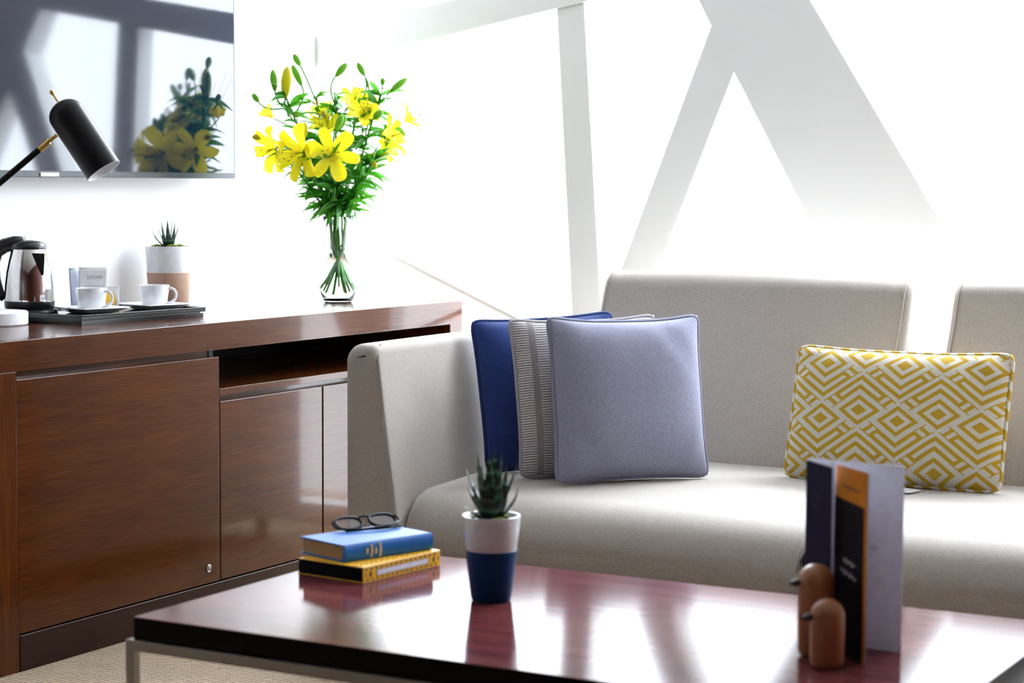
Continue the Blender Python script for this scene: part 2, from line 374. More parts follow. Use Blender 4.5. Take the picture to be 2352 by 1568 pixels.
# ---------------------------------------------------------------- television
XT = -3.72
tv = thing('television', 'wall-mounted flat black television reflecting the window, above the credenza', 'television', (XT, 4.30, 1.12), R(0))
bm = bmesh.new(); box(bm, -.012, 0, -.62, .613, 0, .70); box(bm, -.045, -.012, -.55, .55, .03, .6); fin('casing', bm, 'bezel', tv, bev=.0015)
bm = bmesh.new(); box(bm, 0, .0012, -.612, .605, .017, .692); fin('screen', bm, 'screen', tv, bev=0)
bm = bmesh.new(); box(bm, 0, .003, -.235, -.165, .002, .012); fin('badge', bm, 'white', tv, bev=0)
bm = bmesh.new(); box(bm, -.068, -.045, -.2, .2, .15, .5); fin('wall_bracket', bm, 'black', tv, bev=.002)

# ---------------------------------------------------------------- sofa
sofa = thing('sofa', 'large greige fabric sofa with loose back cushions under the window', 'sofa', (0, 0, 0))
XL, XR = -2.69, -.40
def arm(flip):
    pr = [(-2.69, .09), (-2.515, .09), (-2.600, .700)]+arc(-2.622, .706, .022, 0, 90, 4)+arc(-2.645, .684, .045, 90, 180, 8)
    if flip: pr = [(XL+XR-x, z) for x, z in pr][::-1]
    bm = bmesh.new(); puffy(bm, pr, 'y', 3.965, 5.20, .028, .002, 10, 6)
    return fin('armrest', bm, 'sofa', sofa)
a = arm(False); arm(True)
bm = bmesh.new(); tube(bm, [(-2.5165, 3.985, .10), (-2.5445, 3.978, .31), (-2.580, 3.978, .56), (-2.598, 3.980, .69), (-2.606, 3.99, .714), (-2.612, 4.01, .7265)], .0028, 6); fin('piping', bm, 'sofapipe', a)
def seatprof(y0, y1, z0, z1, rf):
    return [(y0+.015, z0)]+arc(y0+.0, z0+.02, .0, 0, 0, 1)[:1]+[(y0-.004, z0+.06)]+[(y0+rf-(rf+.004)*math.cos(R(t)), z1-.01-rf*.9+rf*.9*math.sin(R(t))) for t in range(0, 91, 9)]+[(y0+.35, z1-.001), (y0+.55, z1), (y1-.03, z1-.003)]+[(y1, z1-.03), (y1, z0)]
for x0, x1, s in ((-2.548, -1.5465, 0), (-1.5435, -.542, 1)):
    bm = bmesh.new(); puffy(bm, seatprof(4.005, 5.10, .215, .388, .12), 'x', x0, x1, .02, .004, 14, 6)
    sc = fin('seat_cushion', bm, 'sofa', sofa, ang=60)
    for xe in (x0+.012, x1-.012):
        bm = bmesh.new(); pp = [p for p in seatprof(4.005, 5.10, .215, .388, .12)[2:-2]]
        tube(bm, [(xe, p[0]+.001, p[1]-.001) for p in pp], .0025, 6); fin('piping', bm, 'sofapipe', sc)
def backprof():
    f0, f1 = (4.80, .375), (5.005, .80)
    return [f0, (4.82, .45), (4.875, .60), (4.955, .755)]+[(5.042+.062*math.cos(R(t)), .808+.062*math.sin(R(t))) for t in range(165, 50, -12)]+[(5.115, .81), (5.125, .70), (5.115, .375)]
for x0, x1 in ((-2.520, -1.640), (-1.532, -.652)):
    bm = bmesh.new(); puffy(bm, backprof(), 'x', x0, x1, .022, .008, 14, 6)
    sc = fin('back_cushion', bm, 'sofa', sofa, ang=60)
    for xe in (x0+.016, x1-.016):
        bm = bmesh.new(); tube(bm, [(xe, p[0]-.002, p[1]+.001) for p in backprof()[1:15]], .0022, 6); fin('piping', bm, 'sofapipe', sc)
B('frame', 'sofa', sofa, -2.52, -.57, 4.03, 5.12, .09, .214, bev=.015)
B('back_frame', 'sofa', sofa, -2.56, -.53, 5.127, 5.20, .09, .66, bev=.02, seg=4)
for x in (-2.6, -.5):
    for y in (4.08, 5.1):
        bm = bmesh.new(); lathe(bm, [(0, 0), (.02, 0), (.024, .09), (0, .09)], 20, x, y); fin('leg', bm, 'steel', sofa)

# ---------------------------------------------------------------- pillows
def pillow(name, label, x, y, z, yaw, lean, roll, w_, h, t, mat, pmat, bow=.05, botbow=.03, fab='pillow', seed=1, topbow=None, ear=1.0):
    d = Vector((math.cos(yaw), math.sin(yaw), 0)); n = Vector((-math.sin(yaw), math.cos(yaw), 0)); v = n*math.sin(lean)+Vector((0, 0, 1))*math.cos(lean)
    dr = d*math.cos(roll)+v*math.sin(roll); vr = -d*math.sin(roll)+v*math.cos(roll); nn = dr.cross(vr)*-1
    rot = Matrix(((dr.x, nn.x, vr.x), (dr.y, nn.y, vr.y), (dr.z, nn.z, vr.z)))
    if topbow is None: topbow = bow
    o = thing(name, label, fab, (x, y, z), rot)
    rnd = random.Random(seed); ph = [rnd.uniform(0, 6) for _ in range(8)]
    def outline(u, v):
        bx = bow*(1-abs(v)**4.5); bz = (topbow if v > 0 else botbow)*(1-abs(u)**3.2)
        c = (abs(u)*abs(v))**9*.034
        return (w_/2*u*(1-bx)*(1-c), h/2+h/2*v*(1-bz*abs(v)**2)*(1-c))
    N = 44; bm = bmesh.new(); grids = []
    def prof(a): return max(0, 1-abs(a)**2.6)
    for sgn in (-1, 1):
        g = []
        for i in range(N+1):
            row = []
            for j in range(N+1):
                u = math.sin((-1+2*i/N)*PI/2*.999) if False else (-1+2*i/N); vv = -1+2*j/N
                u = math.copysign(1-(1-abs(u))**1.4, u); vv = math.copysign(1-(1-abs(vv))**1.4, vv)
                X_, Z_ = outline(u, vv)
                th = t/2*(prof(u)*prof(vv))**.55
                wr = 0
                for k in range(3):
                    wr += math.sin(u*(9+3*k)*math.copysign(1, vv)+vv*(7+2*k)*math.copysign(1, u)+ph[k])*.0028*(abs(u)*abs(vv))**1.5
                wr += .002*math.sin(3*u+ph[4])*math.cos(2.5*vv+ph[5])
                edge = min(1, (1-abs(u))*8, (1-abs(vv))*8)
                row.append(bm.verts.new((X_, sgn*(th+wr*edge), Z_)))
            g.append(row)
        grids.append(g)
    for g in grids:
        for i in range(N):
            for j in range(N): bm.faces.new((g[i][j], g[i+1][j], g[i+1][j+1], g[i][j+1]))
    bmesh.ops.remove_doubles(bm, verts=bm.verts, dist=.0002)
    body = fin('pillow_cover', bm, mat, o, ang=180)
    pts = []; K = 30
    for i in range(K): pts.append(outline(-1+2*i/K, -1))
    for i in range(K): pts.append(outline(1, -1+2*i/K))
    for i in range(K): pts.append(outline(1-2*i/K, 1))
    for i in range(K): pts.append(outline(-1, 1-2*i/K))
    # smooth the corners of the piping run
    P = [Vector((p[0], 0, p[1])) for p in pts]
    for _ in range(4): P = [(P[i-1]+P[i]*2+P[(i+1) % len(P)])/4 for i in range(len(P))]
    cx, cz = 0, h/2
    P = [Vector((p.x*1.004, 0, cz+(p.z-cz)*1.004)) for p in P]
    bm = bmesh.new(); tube(bm, P, .0052, 8, closed=True); fin('piping', bm, pmat, o, ang=180)
    return o
ZS = .388
pillow('throw_pillow', 'lavender grey square pillow with piping, frontmost of the three at the left arm', -2.122, 4.373, ZS+.006, .8187, .20, 0, .406, .407, .13, 'lav', 'lavp', .075, .05, 'pillow', 3, .105)
pillow('throw_pillow', 'square pillow with fine horizontal grey and white stripes, between the blue and lavender pillows', -2.246, 4.412, ZS+.008, .8014, .215, .02, .395, .396, .115, 'stripe', 'stripep', .08, .03, 'pillow', 5, .09)
pillow('throw_pillow', 'deep blue square pillow, rearmost of the three beside the sofa arm', -2.380, 4.474, ZS+.010, .85, .215, .045, .392, .388, .11, 'blue', 'bluep', .06, .03, 'pillow', 8, .07)
pillow('lumbar_pillow', 'rectangular mustard and cream pillow with a geometric diamond pattern', -1.572, 4.642, ZS+.003, .0, .2976, .002, .550, .338, .125, 'geo', 'geop', .035, .02, 'pillow', 11, .085)
bm = bmesh.new(); prism(bm, [(-1.56, 4.50), (-1.485, 4.54), (-1.475, 4.59), (-1.56, 4.62)], 'z', ZS+.004, ZS+.0055)
o = fin('paper_slip', bm, 'sachet', smooth=False); o['label'] = 'corner of a white paper slip peeking from under the mustard pillow'; o['category'] = 'paper'

# ---------------------------------------------------------------- coffee table
tb = thing('coffee_table', 'low glossy dark red mahogany coffee table on a square steel frame', 'coffee table', (0, 0, 0))
TX0, TX1, TY0, TY1 = -2.068, -.776, 2.460, 3.158
B('tabletop', 'table', tb, TX0, TX1, TY0, TY1, .4185, .42, bev=.0006)
B('edge_band', 'tableedge', tb, TX0, TX1, TY0, TY1, .3835, .4185, bev=.001)
bm = bmesh.new(); e = .016
fx0, fx1, fy0, fy1 = TX0-.012, TX1+.012, TY0-.006, TY1+.006
for d in ((fx0, fx1, fy0, fy0+e), (fx0, fx1, fy1-e, fy1), (fx0, fx0+e, fy0+e, fy1-e), (fx1-e, fx1, fy0+e, fy1-e)): box(bm, d[0], d[1], d[2], d[3], .3665, .3835)
fin('frame', bm, 'steel', tb, bev=.001)
for x in (fx0, fx1-e):
    for y in (fy0, fy1-e): B('leg', 'steel', tb, x, x+e, y, y+e, 0, .3665, bev=.001)

# ---------------------------------------------------------------- books and glasses
def frame2(near, right, left):
    """local frame at the near corner: +x along the spine (towards right), +y along the left side"""
    n = Vector(near); d = (Vector(right)-n).normalized(); p = Vector((-d.y, d.x))
    return n, d, p
def book(name, label, near, spine_dir, L, Wd, z, T, kind):
    d = Vector(spine_dir).normalized(); ang = math.atan2(d.y, d.x)
    o = thing(name, label, 'book', (near[0], near[1], z), ang)
    if kind == 'blue':
        th = .0028
        B('cover', 'bluebook', o, 0, L, .002, Wd, 0, th, bev=.0008)
        B('cover', 'bluebook', o, 0, L, .002, Wd, T-th, T, bev=.0008)
        pr = [(.004, 0)]+[(.004-.006*math.sin(R(t)), T/2-T/2*math.cos(R(t))) for t in range(15, 180, 15)]+[(.004, T), (.007, T), (.007, 0)]
        bm = bmesh.new(); prism(bm, pr, 'x', 0, L); sp = fin('spine', bm, 'bluebook', o)
        bm = bmesh.new(); box(bm, .003, L-.003, .006, Wd-.004, th, T-th); fin('page_block', bm, 'pages', o, bev=0)
        rnd = random.Random(4); bm = bmesh.new()
        for i, (h0, h1) in enumerate(((.36, .60), (.14, .84), (.30, .66), (.10, .92))):
            x0 = .046+i*.0098; z = h0*T
            while z < h1*T:
                s = rnd.uniform(.0014, .0026); 
                yb = .004-.006*math.sin(math.acos(max(-1, min(1, 1-2*(z+s/2)/T))))-.0007
                box(bm, x0, x0+rnd.uniform(.004, .0055), yb, yb+.0012, z, z+s); z += s+.0007
        tt = fin('spine_title', bm, 'gold', sp, smooth=False)
    else:
        th = .002
        bm = bmesh.new(); box(bm, 0, L, .0, Wd, 0, th); box(bm, 0, L, 0, Wd, T-th, T); box(bm, 0, L, 0, th, th, T-th)
        fin('cover', bm, 'yellow', o, bev=.0012)
        bm = bmesh.new(); box(bm, .0008, L-.0008, th, Wd-.0015, th, T-th); fin('page_block', bm, 'ink', o, bev=0)
        # spine face is y = 0: pale plate with dark outline, leaf border
        bm = bmesh.new(); box(bm, .036, L-.036, -.0006, .0002, T*.30, T*.68); lab = fin('label_outline', bm, 'navyink', o, smooth=False)
        bm = bmesh.new(); box(bm, .037, L-.037, -.0011, -.0004, T*.33, T*.65); fin('label_plate', bm, 'paper', o, smooth=False)
        rnd = random.Random(2); bm = bmesh.new()
        def leaf(cx, cz, l, w2, a):
            pts = [(cx+math.cos(a)*x-math.sin(a)*y, cz+math.sin(a)*x+math.cos(a)*y) for x, y in ((-l/2, 0), (0, w2/2), (l/2, 0), (0, -w2/2))]; prism(bm, pts, 'y', -.0007, .0002)
        k = 0
        for x in [(.008+i*.0135) for i in range(int((L-.012)/.0135))]:
            leaf(x, T*.82, .0075, .0026, R(20)*(1 if k % 2 else -1)); leaf(x+.002, T*.81, .004, .0014, R(70)); leaf(x+.004, T*.16, .0075, .0024, R(35)*(-1 if k % 3 else 1)); k += 1
        for x in (.02, L-.02):
            for a_, s in ((90, .011), (60, .008), (120, .008), (80, .006)): leaf(x+rnd.uniform(-.001, .001), T*.48, s, .0034, R(a_))
        for x in (.007, L-.007): leaf(x, T*.5, .007, .0016, R(90))
        for i in range(26): # leaves on the front board, top side
            pass
        fin('printed_ornament', bm, 'navyink', o, smooth=False)
        bm = bmesh.new(); k = 0
        for x in [(.008+i*.014) for i in range(int((L-.012)/.014))]:
            for yy in (.011, .022):
                cx, cy, a = x+rnd.uniform(-.002, .002), yy+rnd.uniform(-.002, .002), rnd.uniform(-.6, .6)
                pts = [(cx+math.cos(a)*px-math.sin(a)*py, cy+math.sin(a)*px+math.cos(a)*py) for px, py in ((-.004, 0), (0, .0013), (.004, 0), (0, -.0013))]; prism(bm, pts, 'z', T-.0002, T+.0004)
        fin('printed_ornament', bm, 'navyink', o, smooth=False)
    return o
book('book', 'yellow book with dark leaf ornaments, lying directly on the coffee table', (-1.9042, 2.8677), (.0245, .2106), .215, .150, .42, .028, 'yellow')
book('book', 'blue cloth hardback with gold spine lettering, lying on top of the yellow book', (-1.953, 2.885), (.0605, .190), .200, .128, .4484, .030, 'blue')
gx = Vector((-1.997, 3.045, .4787))
gl = thing('eyeglasses', 'folded black-rimmed eyeglasses resting on the blue book', 'glasses', gx, math.atan2(.133, .061))
def rimpts(cx, w2, h2, tilt=0):
    out = []
    for i in range(36):
        t = 2*PI*i/36; c, s = math.cos(t), math.sin(t)
        x = cx+w2*math.copysign(abs(c)**.75, c); z = h2+h2*math.copysign(abs(s)**.85, s); out.append((x, .018+z*.82 , .003+z*.52))
    return out
bm = bmesh.new()
for cx in (-.036, .036): tube(bm, rimpts(cx, .027, .016), .0029, 8, closed=True)
tube(bm, bez((-.010, .038, .0185), (0, .041, .0225), (.010, .038, .0185)), .0022, 8)
fin('rims', bm, 'specs', gl)
for cx in (-.036, .036):
    bm = bmesh.new(); p = [Vector(q) for q in rimpts(cx, .026, .0155)]; n_ = Vector((0, .52, -.82)).normalized()*.0006
    A_ = [bm.verts.new(q+n_) for q in p]; B_ = [bm.verts.new(q-n_) for q in p]; bm.faces.new(A_); bm.faces.new(B_[::-1])
    for i in range(36): bm.faces.new((A_[i], A_[(i+1) % 36], B_[(i+1) % 36], B_[i]))
    fin('lens', bm, 'lens', gl, smooth=False)
for s, dz in ((-1, 0), (1, .0035)):
    bm = bmesh.new(); tube(bm, [(s*.063, .036, .017), (s*.068, .034, .015), (s*.069, .024, .009)]+bez((s*.068, .018, .0065+dz), (s*.03, -.022-dz*2, .0045+dz), (-s*.058, .002+dz, .0028), 14), [.0024]*3+[.002]*9+[.0024]*6, 8); fin('temple', bm, 'specs', gl)

# ---------------------------------------------------------------- haworthia plants
def hleaf(parent, base, tip, bendv, w0, mat='haw'):
    base, tip = Vector(base), Vector(tip); mid = (base+tip)/2+Vector(bendv); n = 12
    pts = bez(base, mid, tip, n); bm = bmesh.new(); rings = []
    out = Vector((tip.x-base.x, tip.y-base.y, 0)); out = out.normalized() if out.length > .004 else Vector((.3, -1, 0)).normalized()
    for i, p in enumerate(pts):
        t = i/n; tg = (pts[min(i+1, n)]-pts[max(i-1, 0)]).normalized(); side = tg.cross(out)
        side = side.normalized() if side.length > 1e-4 else Vector((1, 0, 0)); nb = side.cross(tg).normalized()
        wd = w0*(.75+.6*t-1.35*t*t)*(1 if t < .97 else .35); wd = max(wd, .0008); th = wd*.42
        rings.append([bm.verts.new(p+side*wd*c+nb*th*s) for c, s in ((-1, .0), (-.5, -.7), (0, -1), (.5, -.7), (1, 0), (.5, .35), (0, .25), (-.5, .35))])
    for a, b in zip(rings, rings[1:]):
        for k in range(8): bm.faces.new((a[k], a[(k+1) % 8], b[(k+1) % 8], b[k]))
    bm.faces.new(rings[0][::-1]); bm.faces.new(rings[-1]); return fin('leaf', bm, mat, parent, ang=50)
def succulent(label, loc, rt_, rb_, H, split, potmat, leaves, w0, rise=0, seed=1):
    o = thing('potted_succulent', label, 'potted plant', loc)
    zs = H*split; rs = rb_+(rt_-rb_)*split; wl = rt_*.09
    bm = bmesh.new(); lathe(bm, [(rs+.0003, zs), (rt_, H-.002), (rt_-.001, H), (rt_-wl+.001, H), (rt_-wl, H-.002), (rt_-wl-.002, H-.025), (0, H-.025)], 56); fin('pot', bm, 'white', o)
    bm = bmesh.new(); lathe(bm, [(0, 0), (rb_-.003, 0), (rb_, .003), (rs+.0012, zs-.0006), (rs+.0004, zs+.0004), (rs-.003, zs), (rs-.004, zs-.01)], 56); pp = fin('pot_sleeve', bm, potmat, o); pp['label'] = 'coloured lower half of the pot'
    rnd = random.Random(seed); bm = bmesh.new(); lathe(bm, [(0, H-.006+rise), (rt_*.5, H-.008+rise*.8), (rt_-wl-.0005, H-.012), (rt_-wl-.002, H-.02)], 40); fin('soil', bm, 'soil', o)
    for k, (ax, ay, s) in enumerate(((-.35, -.35, .22), (.42, -.3, .24), (.15, .5, .2))):
        bm = bmesh.new(); bmesh.ops.create_icosphere(bm, subdivisions=4, radius=1)
        for v in bm.verts:
            n = v.co.normalized(); f = 1+.22*math.sin(n.x*17+k)*math.sin(n.y*19)*math.sin(n.z*15)+rnd.uniform(-.14, .14); v.co = Vector((n.x*s*rt_*1.1, n.y*s*rt_, n.z*s*rt_*.45))*f+Vector((ax*rt_, ay*rt_, H-.006+rise))
        fin('moss', bm, 'moss', o, ang=180)
    for r, z, dep, bend, wf in leaves:
        tip = RH*r+AW*dep+Vector((0, 0, H+z)); b0 = RH*r*.12+AW*dep*.12+Vector((0, 0, H-.012+rise))
        hleaf(o, b0, tip, RH*(r*bend)+AW*(dep*bend)+Vector((0, 0, -abs(bend)*.01)), w0*wf)
    return o
def lf(px, py, cx, y0, s, dep, bend=.25, wf=1): return ((px-cx)/s, (y0-py)/s, dep, bend, wf)
big = [lf(*a) for a in ((1093, 1032, 1125, 1180, 1409, -.012, .35, 1.15), (1119, 1042, 1125, 1180, 1409, .012, .2, 1), (1133, 1032, 1125, 1180, 1409, .028, .2, 1), (1149, 1033, 1125, 1180, 1409, .004, .35, 1.2),
    (1187, 1060, 1125, 1180, 1409, .012, .05, .85), (1187, 1112, 1125, 1180, 1409, -.012, .35, .8), (1064, 1070, 1125, 1180, 1409, .006, .1, .95), (1068, 1117, 1125, 1180, 1409, .022, .1, .8), (1062, 1157, 1125, 1180, 1409, -.012, .1, .75),
    (1161, 1104, 1125, 1180, 1409, -.03, .25, .9), (1110, 1088, 1125, 1180, 1409, -.036, .3, 1.15), (1084, 1110, 1125, 1180, 1409, -.028, .2, 1), (1140, 1075, 1125, 1180, 1409, -.018, .3, 1.1), (1128, 1120, 1125, 1180, 1409, -.042, .4, .9), (1160, 1075, 1125, 1180, 1409, .035, .2, .8), (1100, 1075, 1125, 1180, 1409, .04, .2, .8))]
succulent('spiky succulent in a white and dark blue pot on the coffee table', (-1.6455, 2.859, .42), .0480, .0330, .142, .60, 'potblue', big, .0138, 0)
sm = [lf(*a) for a in ((396, 489, 385, 562, 797, .0, .05, .9), (381, 504, 385, 562, 797, .01, .2, .9), (366, 508, 385, 562, 797, .02, .2, .9), (398, 508, 385, 562, 797, .015, .2, .9), (410, 515, 385, 562, 797, -.01, .1, 1),
    (359, 517, 385, 562, 797, .0, .1, 1), (344, 520, 385, 562, 797, .0, .25, .9), (353, 539, 385, 562, 797, -.02, .1, .9), (375, 530, 385, 562, 797, -.03, .3, 1.1), (390, 530, 385, 562, 797, -.03, .3, 1.1), (402, 528, 385, 562, 797, -.02, .2, 1.1))]
succulent('spiky succulent in a white and beige pot, behind the cups', (-3.695, 4.565, .752), .0680, .055, .175, .57, 'potbeige', sm, .0095, .004, 5)

# ---------------------------------------------------------------- wooden birds and menu card
def bird(label, x, y, r, h, bz):
    o = thing('wooden_bird', label, 'figurine', (x, y, .42), YAW)
    pr = [(0, 0), (r*.62, 0)]+[(r*.62+r*.36*math.sin(R(t)), r*.42-r*.42*math.cos(R(t))) for t in range(20, 100, 20)]+[(r, h*.45), (r*1.0, h-r)]+[(r*math.cos(R(t)), h-r+r*math.sin(R(t))) for t in range(10, 90, 8)]+[(0, h)]
    bm = bmesh.new(); lathe(bm, pr, 48); fin('body', bm, 'bird', o)
    bm = bmesh.new(); lathe(bm, [(.0058, 0), (.0052, .006), (.003, .012), (0, .0165)], 20); bm.transform(Matrix.Translation((-r*.965, -.004, bz)) @ Matrix.Rotation(R(8), 4, 'Z') @ Matrix.Rotation(-PI/2-R(6), 4, 'Y')); fin('beak', bm, 'beak', o)
bird('taller brown wooden bird figurine with a dark beak, behind the smaller bird', -1.040, 2.755, .0265, .136, .109)
bird('smaller brown wooden bird figurine with a dark beak, in front of the taller bird', -1.001, 2.700, .0248, .0985, .073)
ang = lambda a, b: math.atan2(b[1]-a[1], b[0]-a[0])
A, Bp, D, Cc, E_ = (-1.089, 2.850), (-1.0265, 2.792), (-.9554, 2.7353), (-.9377, 2.838), (-1.031, 2.806)
card = thing('menu_card', 'tall folded menu card with navy, orange, black and white panels, standing beside the birds', 'card', (A[0], A[1], .42))
def panel(name, mat, a, b, z0, z1, off=0, th=.0009):
    a, b = Vector((a[0]-A[0], a[1]-A[1])), Vector((b[0]-A[0], b[1]-A[1])); n = Vector(((b-a).y, -(b-a).x)).normalized()
    p = [a+n*off, b+n*off, b+n*(off+th), a+n*(off+th)]; bm = bmesh.new(); prism(bm, [tuple(q) for q in p], 'z', z0, z1); return fin(name, bm, mat, card, smooth=False)
panel('white_panel', 'paper', A, Cc, 0, .276)
panel('navy_panel', 'paper', A, Bp, 0, .276, .0045)
panel('navy_print', 'navy', A, Bp, .0, .2735, .0054, .0004)
panel('orange_panel', 'paper', E_, D, 0, .279, .0)
panel('orange_print', 'orange', (E_[0]+.002, E_[1]-.0015), (D[0]-.0015, D[1]+.001), .0, .2765, .0009, .0004)
def lerp(a, b, t): return (a[0]+(b[0]-a[0])*t, a[1]+(b[1]-a[1])*t)
# black insert with a sloping top edge
nrm = Vector(((D[1]-E_[1]), -(D[0]-E_[0]))).normalized()
bm = bmesh.new(); K0, K1 = lerp(E_, D, .02), lerp(E_, D, .90)
pts = [(K0, .0), (K1, .0), (K1, .2245), (K0, .231)]
va = [bm.verts.new((p[0]-A[0]+nrm.x*.0016, p[1]-A[1]+nrm.y*.0016, z)) for p, z in pts]; vb = [bm.verts.new((p[0]-A[0]+nrm.x*.0022, p[1]-A[1]+nrm.y*.0022, z)) for p, z in pts]
bm.faces.new(va); bm.faces.new(vb[::-1])
for i in range(4): bm.faces.new((va[i], va[(i+1) % 4], vb[(i+1) % 4], vb[i]))
fin('black_insert', bm, 'ink', card, smooth=False)
def scribble(name, mat, a, b, t0, t1, z, amp, cyc, off, rad=.0007, slope=0):
    n = Vector(((b[1]-a[1]), -(b[0]-a[0]))).normalized(); pts = []; rnd = random.Random(int(z*9999))
    ph = rnd.uniform(0, 6)
    for i in range(cyc*8+1):
        t = t0+(t1-t0)*i/(cyc*8); p = lerp(a, b, t); aa = amp*(1+.5*math.sin(i*.37+ph))
        t2 = t+.012*math.cos(i*PI/4); p = lerp(a, b, t2)
        pts.append((p[0]-A[0]+n.x*off, p[1]-A[1]+n.y*off, z+slope*(t-t0)+aa*math.sin(i*PI/4)))
    bm = bmesh.new(); tube(bm, pts, rad, 5); return fin(name, bm, mat, card)
scribble('script_line', 'paper', E_, D, .30, .66, .142, .0030, 5, .0026, .0006, -.012)
scribble('script_line', 'paper', E_, D, .24, .68, .126, .0034, 6, .0026, .0006, -.016)
for k, z in enumerate((.2355, .227, .219, .211)): scribble('small_print', 'faint', A, Bp, .25, .62-.04*k, z, .0014, 7, .0062, .0005, -.003)
scribble('small_print', 'faint', E_, D, .25, .75, .249, .0012, 9, .0018, .0005, -.004)
for z, t1 in ((.153, .66), (.150, .66), (.141, .62), (.120, .56), (.086, .57), (.073, .55)): scribble('small_print', 'print', A, Cc, .50, t1+.06, z, .0010, 4, .0014, .0004)

# ---------------------------------------------------------------- desk lamp
lp = thing('desk_lamp', 'black and brass desk lamp at the left end of the credenza', 'lamp', (-3.595, 3.745, .752), YAW)
def LP(px, py, dep=0): return Vector(((px+21)/924, dep, 1.080-.752-(py-442)/924))
bm = bmesh.new(); lathe(bm, [(0, 0), (.088, 0), (.091, .003), (.091, .031), (.088, .034), (0, .034)], 64); o = fin('base', bm, 'whitemat', lp); o['label'] = 'white round base'
bm = bmesh.new(); tube(bm, [(0, 0, .034), (0, 0, .335)], .006, 16); fin('pole', bm, 'shade', lp)
bm = bmesh.new(); tube(bm, [LP(-21, 441), LP(98, 342)], .0078, 16); fin('arm', bm, 'shade', lp)
bm = bmesh.new(); tube(bm, [LP(96, 344), LP(118, 325.5), LP(119, 324), LP(137, 310)], [.0085, .0085, .005, .0045], 16); fin('joint', bm, 'brass', lp)
top = LP(147, 246, 0); opn = LP(246, 392, -.018); ax = (opn-top).normalized(); q = Vector((0, 0, -1)).rotation_difference(ax).to_matrix().to_4x4(); Ls = (opn-top).length
Tm = Matrix.Translation(top) @ q
bm = bmesh.new(); r = .0455
outer = [(0, .012)]+[(r*math.sin(R(t)), -.026+.038*math.cos(R(t))) for t in range(10, 91, 8)]+[(r, -.06), (r, -Ls)]
inner = [(r-.0015, -Ls), (r-.0015, -.03), (0, -.03)]
lathe(bm, outer, 56); bm.transform(Tm); sh = fin('shade', bm, 'shade', lp, ang=60)
bm = bmesh.new(); lathe(bm, [(r, -Ls)]+inner, 56); bm.transform(Tm); o = fin('shade_lining', bm, 'whitemat', sh); o['label'] = 'white inside of the shade'
bm = bmesh.new(); lathe(bm, [(0, .009), (.003, .009), (.003, .036), (0.0042, .037), (.0058, .041), (.0058, .044), (.004, .048), (0, .049)], 20); bm.transform(Tm); fin('knob', bm, 'brass', lp)

# ---------------------------------------------------------------- tray, kettle, cups
TA = R(86); TRZ = .776
tr = thing('serving_tray', 'black lacquered two-tier serving tray holding the kettle and cups', 'tray', (-3.3817, 3.8363, .752), TA)
TL_, TW_ = .455, .315
bm = bmesh.new(); box(bm, .004, TL_-.004, .004, TW_-.004, 0, .010); fin('lower_tier', bm, 'blackgloss', tr, bev=.001)
B('spacer', 'black', tr, .010, TL_-.010, .010, TW_-.010, .010, .0135, bev=0)
bm = bmesh.new(); box(bm, 0, TL_, 0, TW_, .0135, .0195)
for d in ((0, TL_, 0, .006), (0, TL_, TW_-.006, TW_), (0, .006, .006, TW_-.006), (TL_-.006, TL_, .006, TW_-.006)): box(bm, d[0], d[1], d[2], d[3], .0195, .0255)
fin('upper_tier', bm, 'blackgloss', tr, bev=.0008)
TZ = .752+.0196
kx, ky = -3.634, 3.926
kt = thing('kettle', 'stainless steel electric kettle with black lid, handle and base, on the tray', 'kettle', (kx, ky, TZ), YAW)
bm = bmesh.new(); lathe(bm, [(0, 0), (.070, 0), (.073, .003), (.071, .008), (.060, .011), (0, .011)], 56); fin('power_base', bm, 'black', kt)
bm = bmesh.new(); lathe(bm, [(0, .0115), (.060, .0115), (.063, .015), (.0635, .030), (.0625, .031), (0, .031)], 56); fin('foot_ring', bm, 'black', kt)
body = [(.0622, .031), (.0625, .040), (.0615, .070), (.058, .105), (.052, .135), (.046, .155), (.0435, .163)]
bm = bmesh.new(); lathe(bm, body+[(.040, .163), (.040, .160)], 64)
fin('body', bm, 'chrome', kt, ang=50)
# V shaped spout at the right of the body
def body_r(z):
    for (r0, z0), (r1, z1) in zip(body, body[1:]):
        if z0 <= z <= z1: return r0+(r1-r0)*(z-z0)/(z1-z0)
    return body[-1][0]
bm = bmesh.new(); n = 10; L_, R_2 = [], []
for i in range(n+1):
    t = i/n; z = .098+.056*t; half = R(4+22*t); rr_ = body_r(z); outp = rr_+.004+.018*t
    a0 = R(-42); L_.append(bm.verts.new((rr_*math.cos(a0-half), rr_*math.sin(a0-half), z))); R_2.append(bm.verts.new((rr_*math.cos(a0+half), rr_*math.sin(a0+half), z)))
    if i == 0: mid = [bm.verts.new((outp*math.cos(a0), outp*math.sin(a0), z))]
    else: mid.append(bm.verts.new((outp*math.cos(a0), outp*math.sin(a0), z)))
for i in range(n):
    bm.faces.new((L_[i], mid[i], mid[i+1], L_[i+1])); bm.faces.new((mid[i], R_2[i], R_2[i+1], mid[i+1]))
bm.faces.ensure_lookup_table()
for f in bm.faces:
    c_ = f.calc_center_median(); f.material_index = 1 if math.atan2(c_.y, c_.x) < R(-42) else 0
fin('spout', bm, 'chrome', kt, mats=['chrome', 'black'])
bm = bmesh.new(); vs = []
bm.faces.new([bm.verts.new(v) for v in (( body_r(.152)*1.02*math.cos(R(-66)), body_r(.152)*1.02*math.sin(R(-66)), .1535), (.068*math.cos(R(-42)), .068*math.sin(R(-42)), .1535), (body_r(.152)*1.02*math.cos(R(-18)), body_r(.152)*1.02*math.sin(R(-18)), .1535), (.03, -.03, .1535))])
bmesh.ops.solidify(bm, geom=bm.faces[:], thickness=.001) if False else None
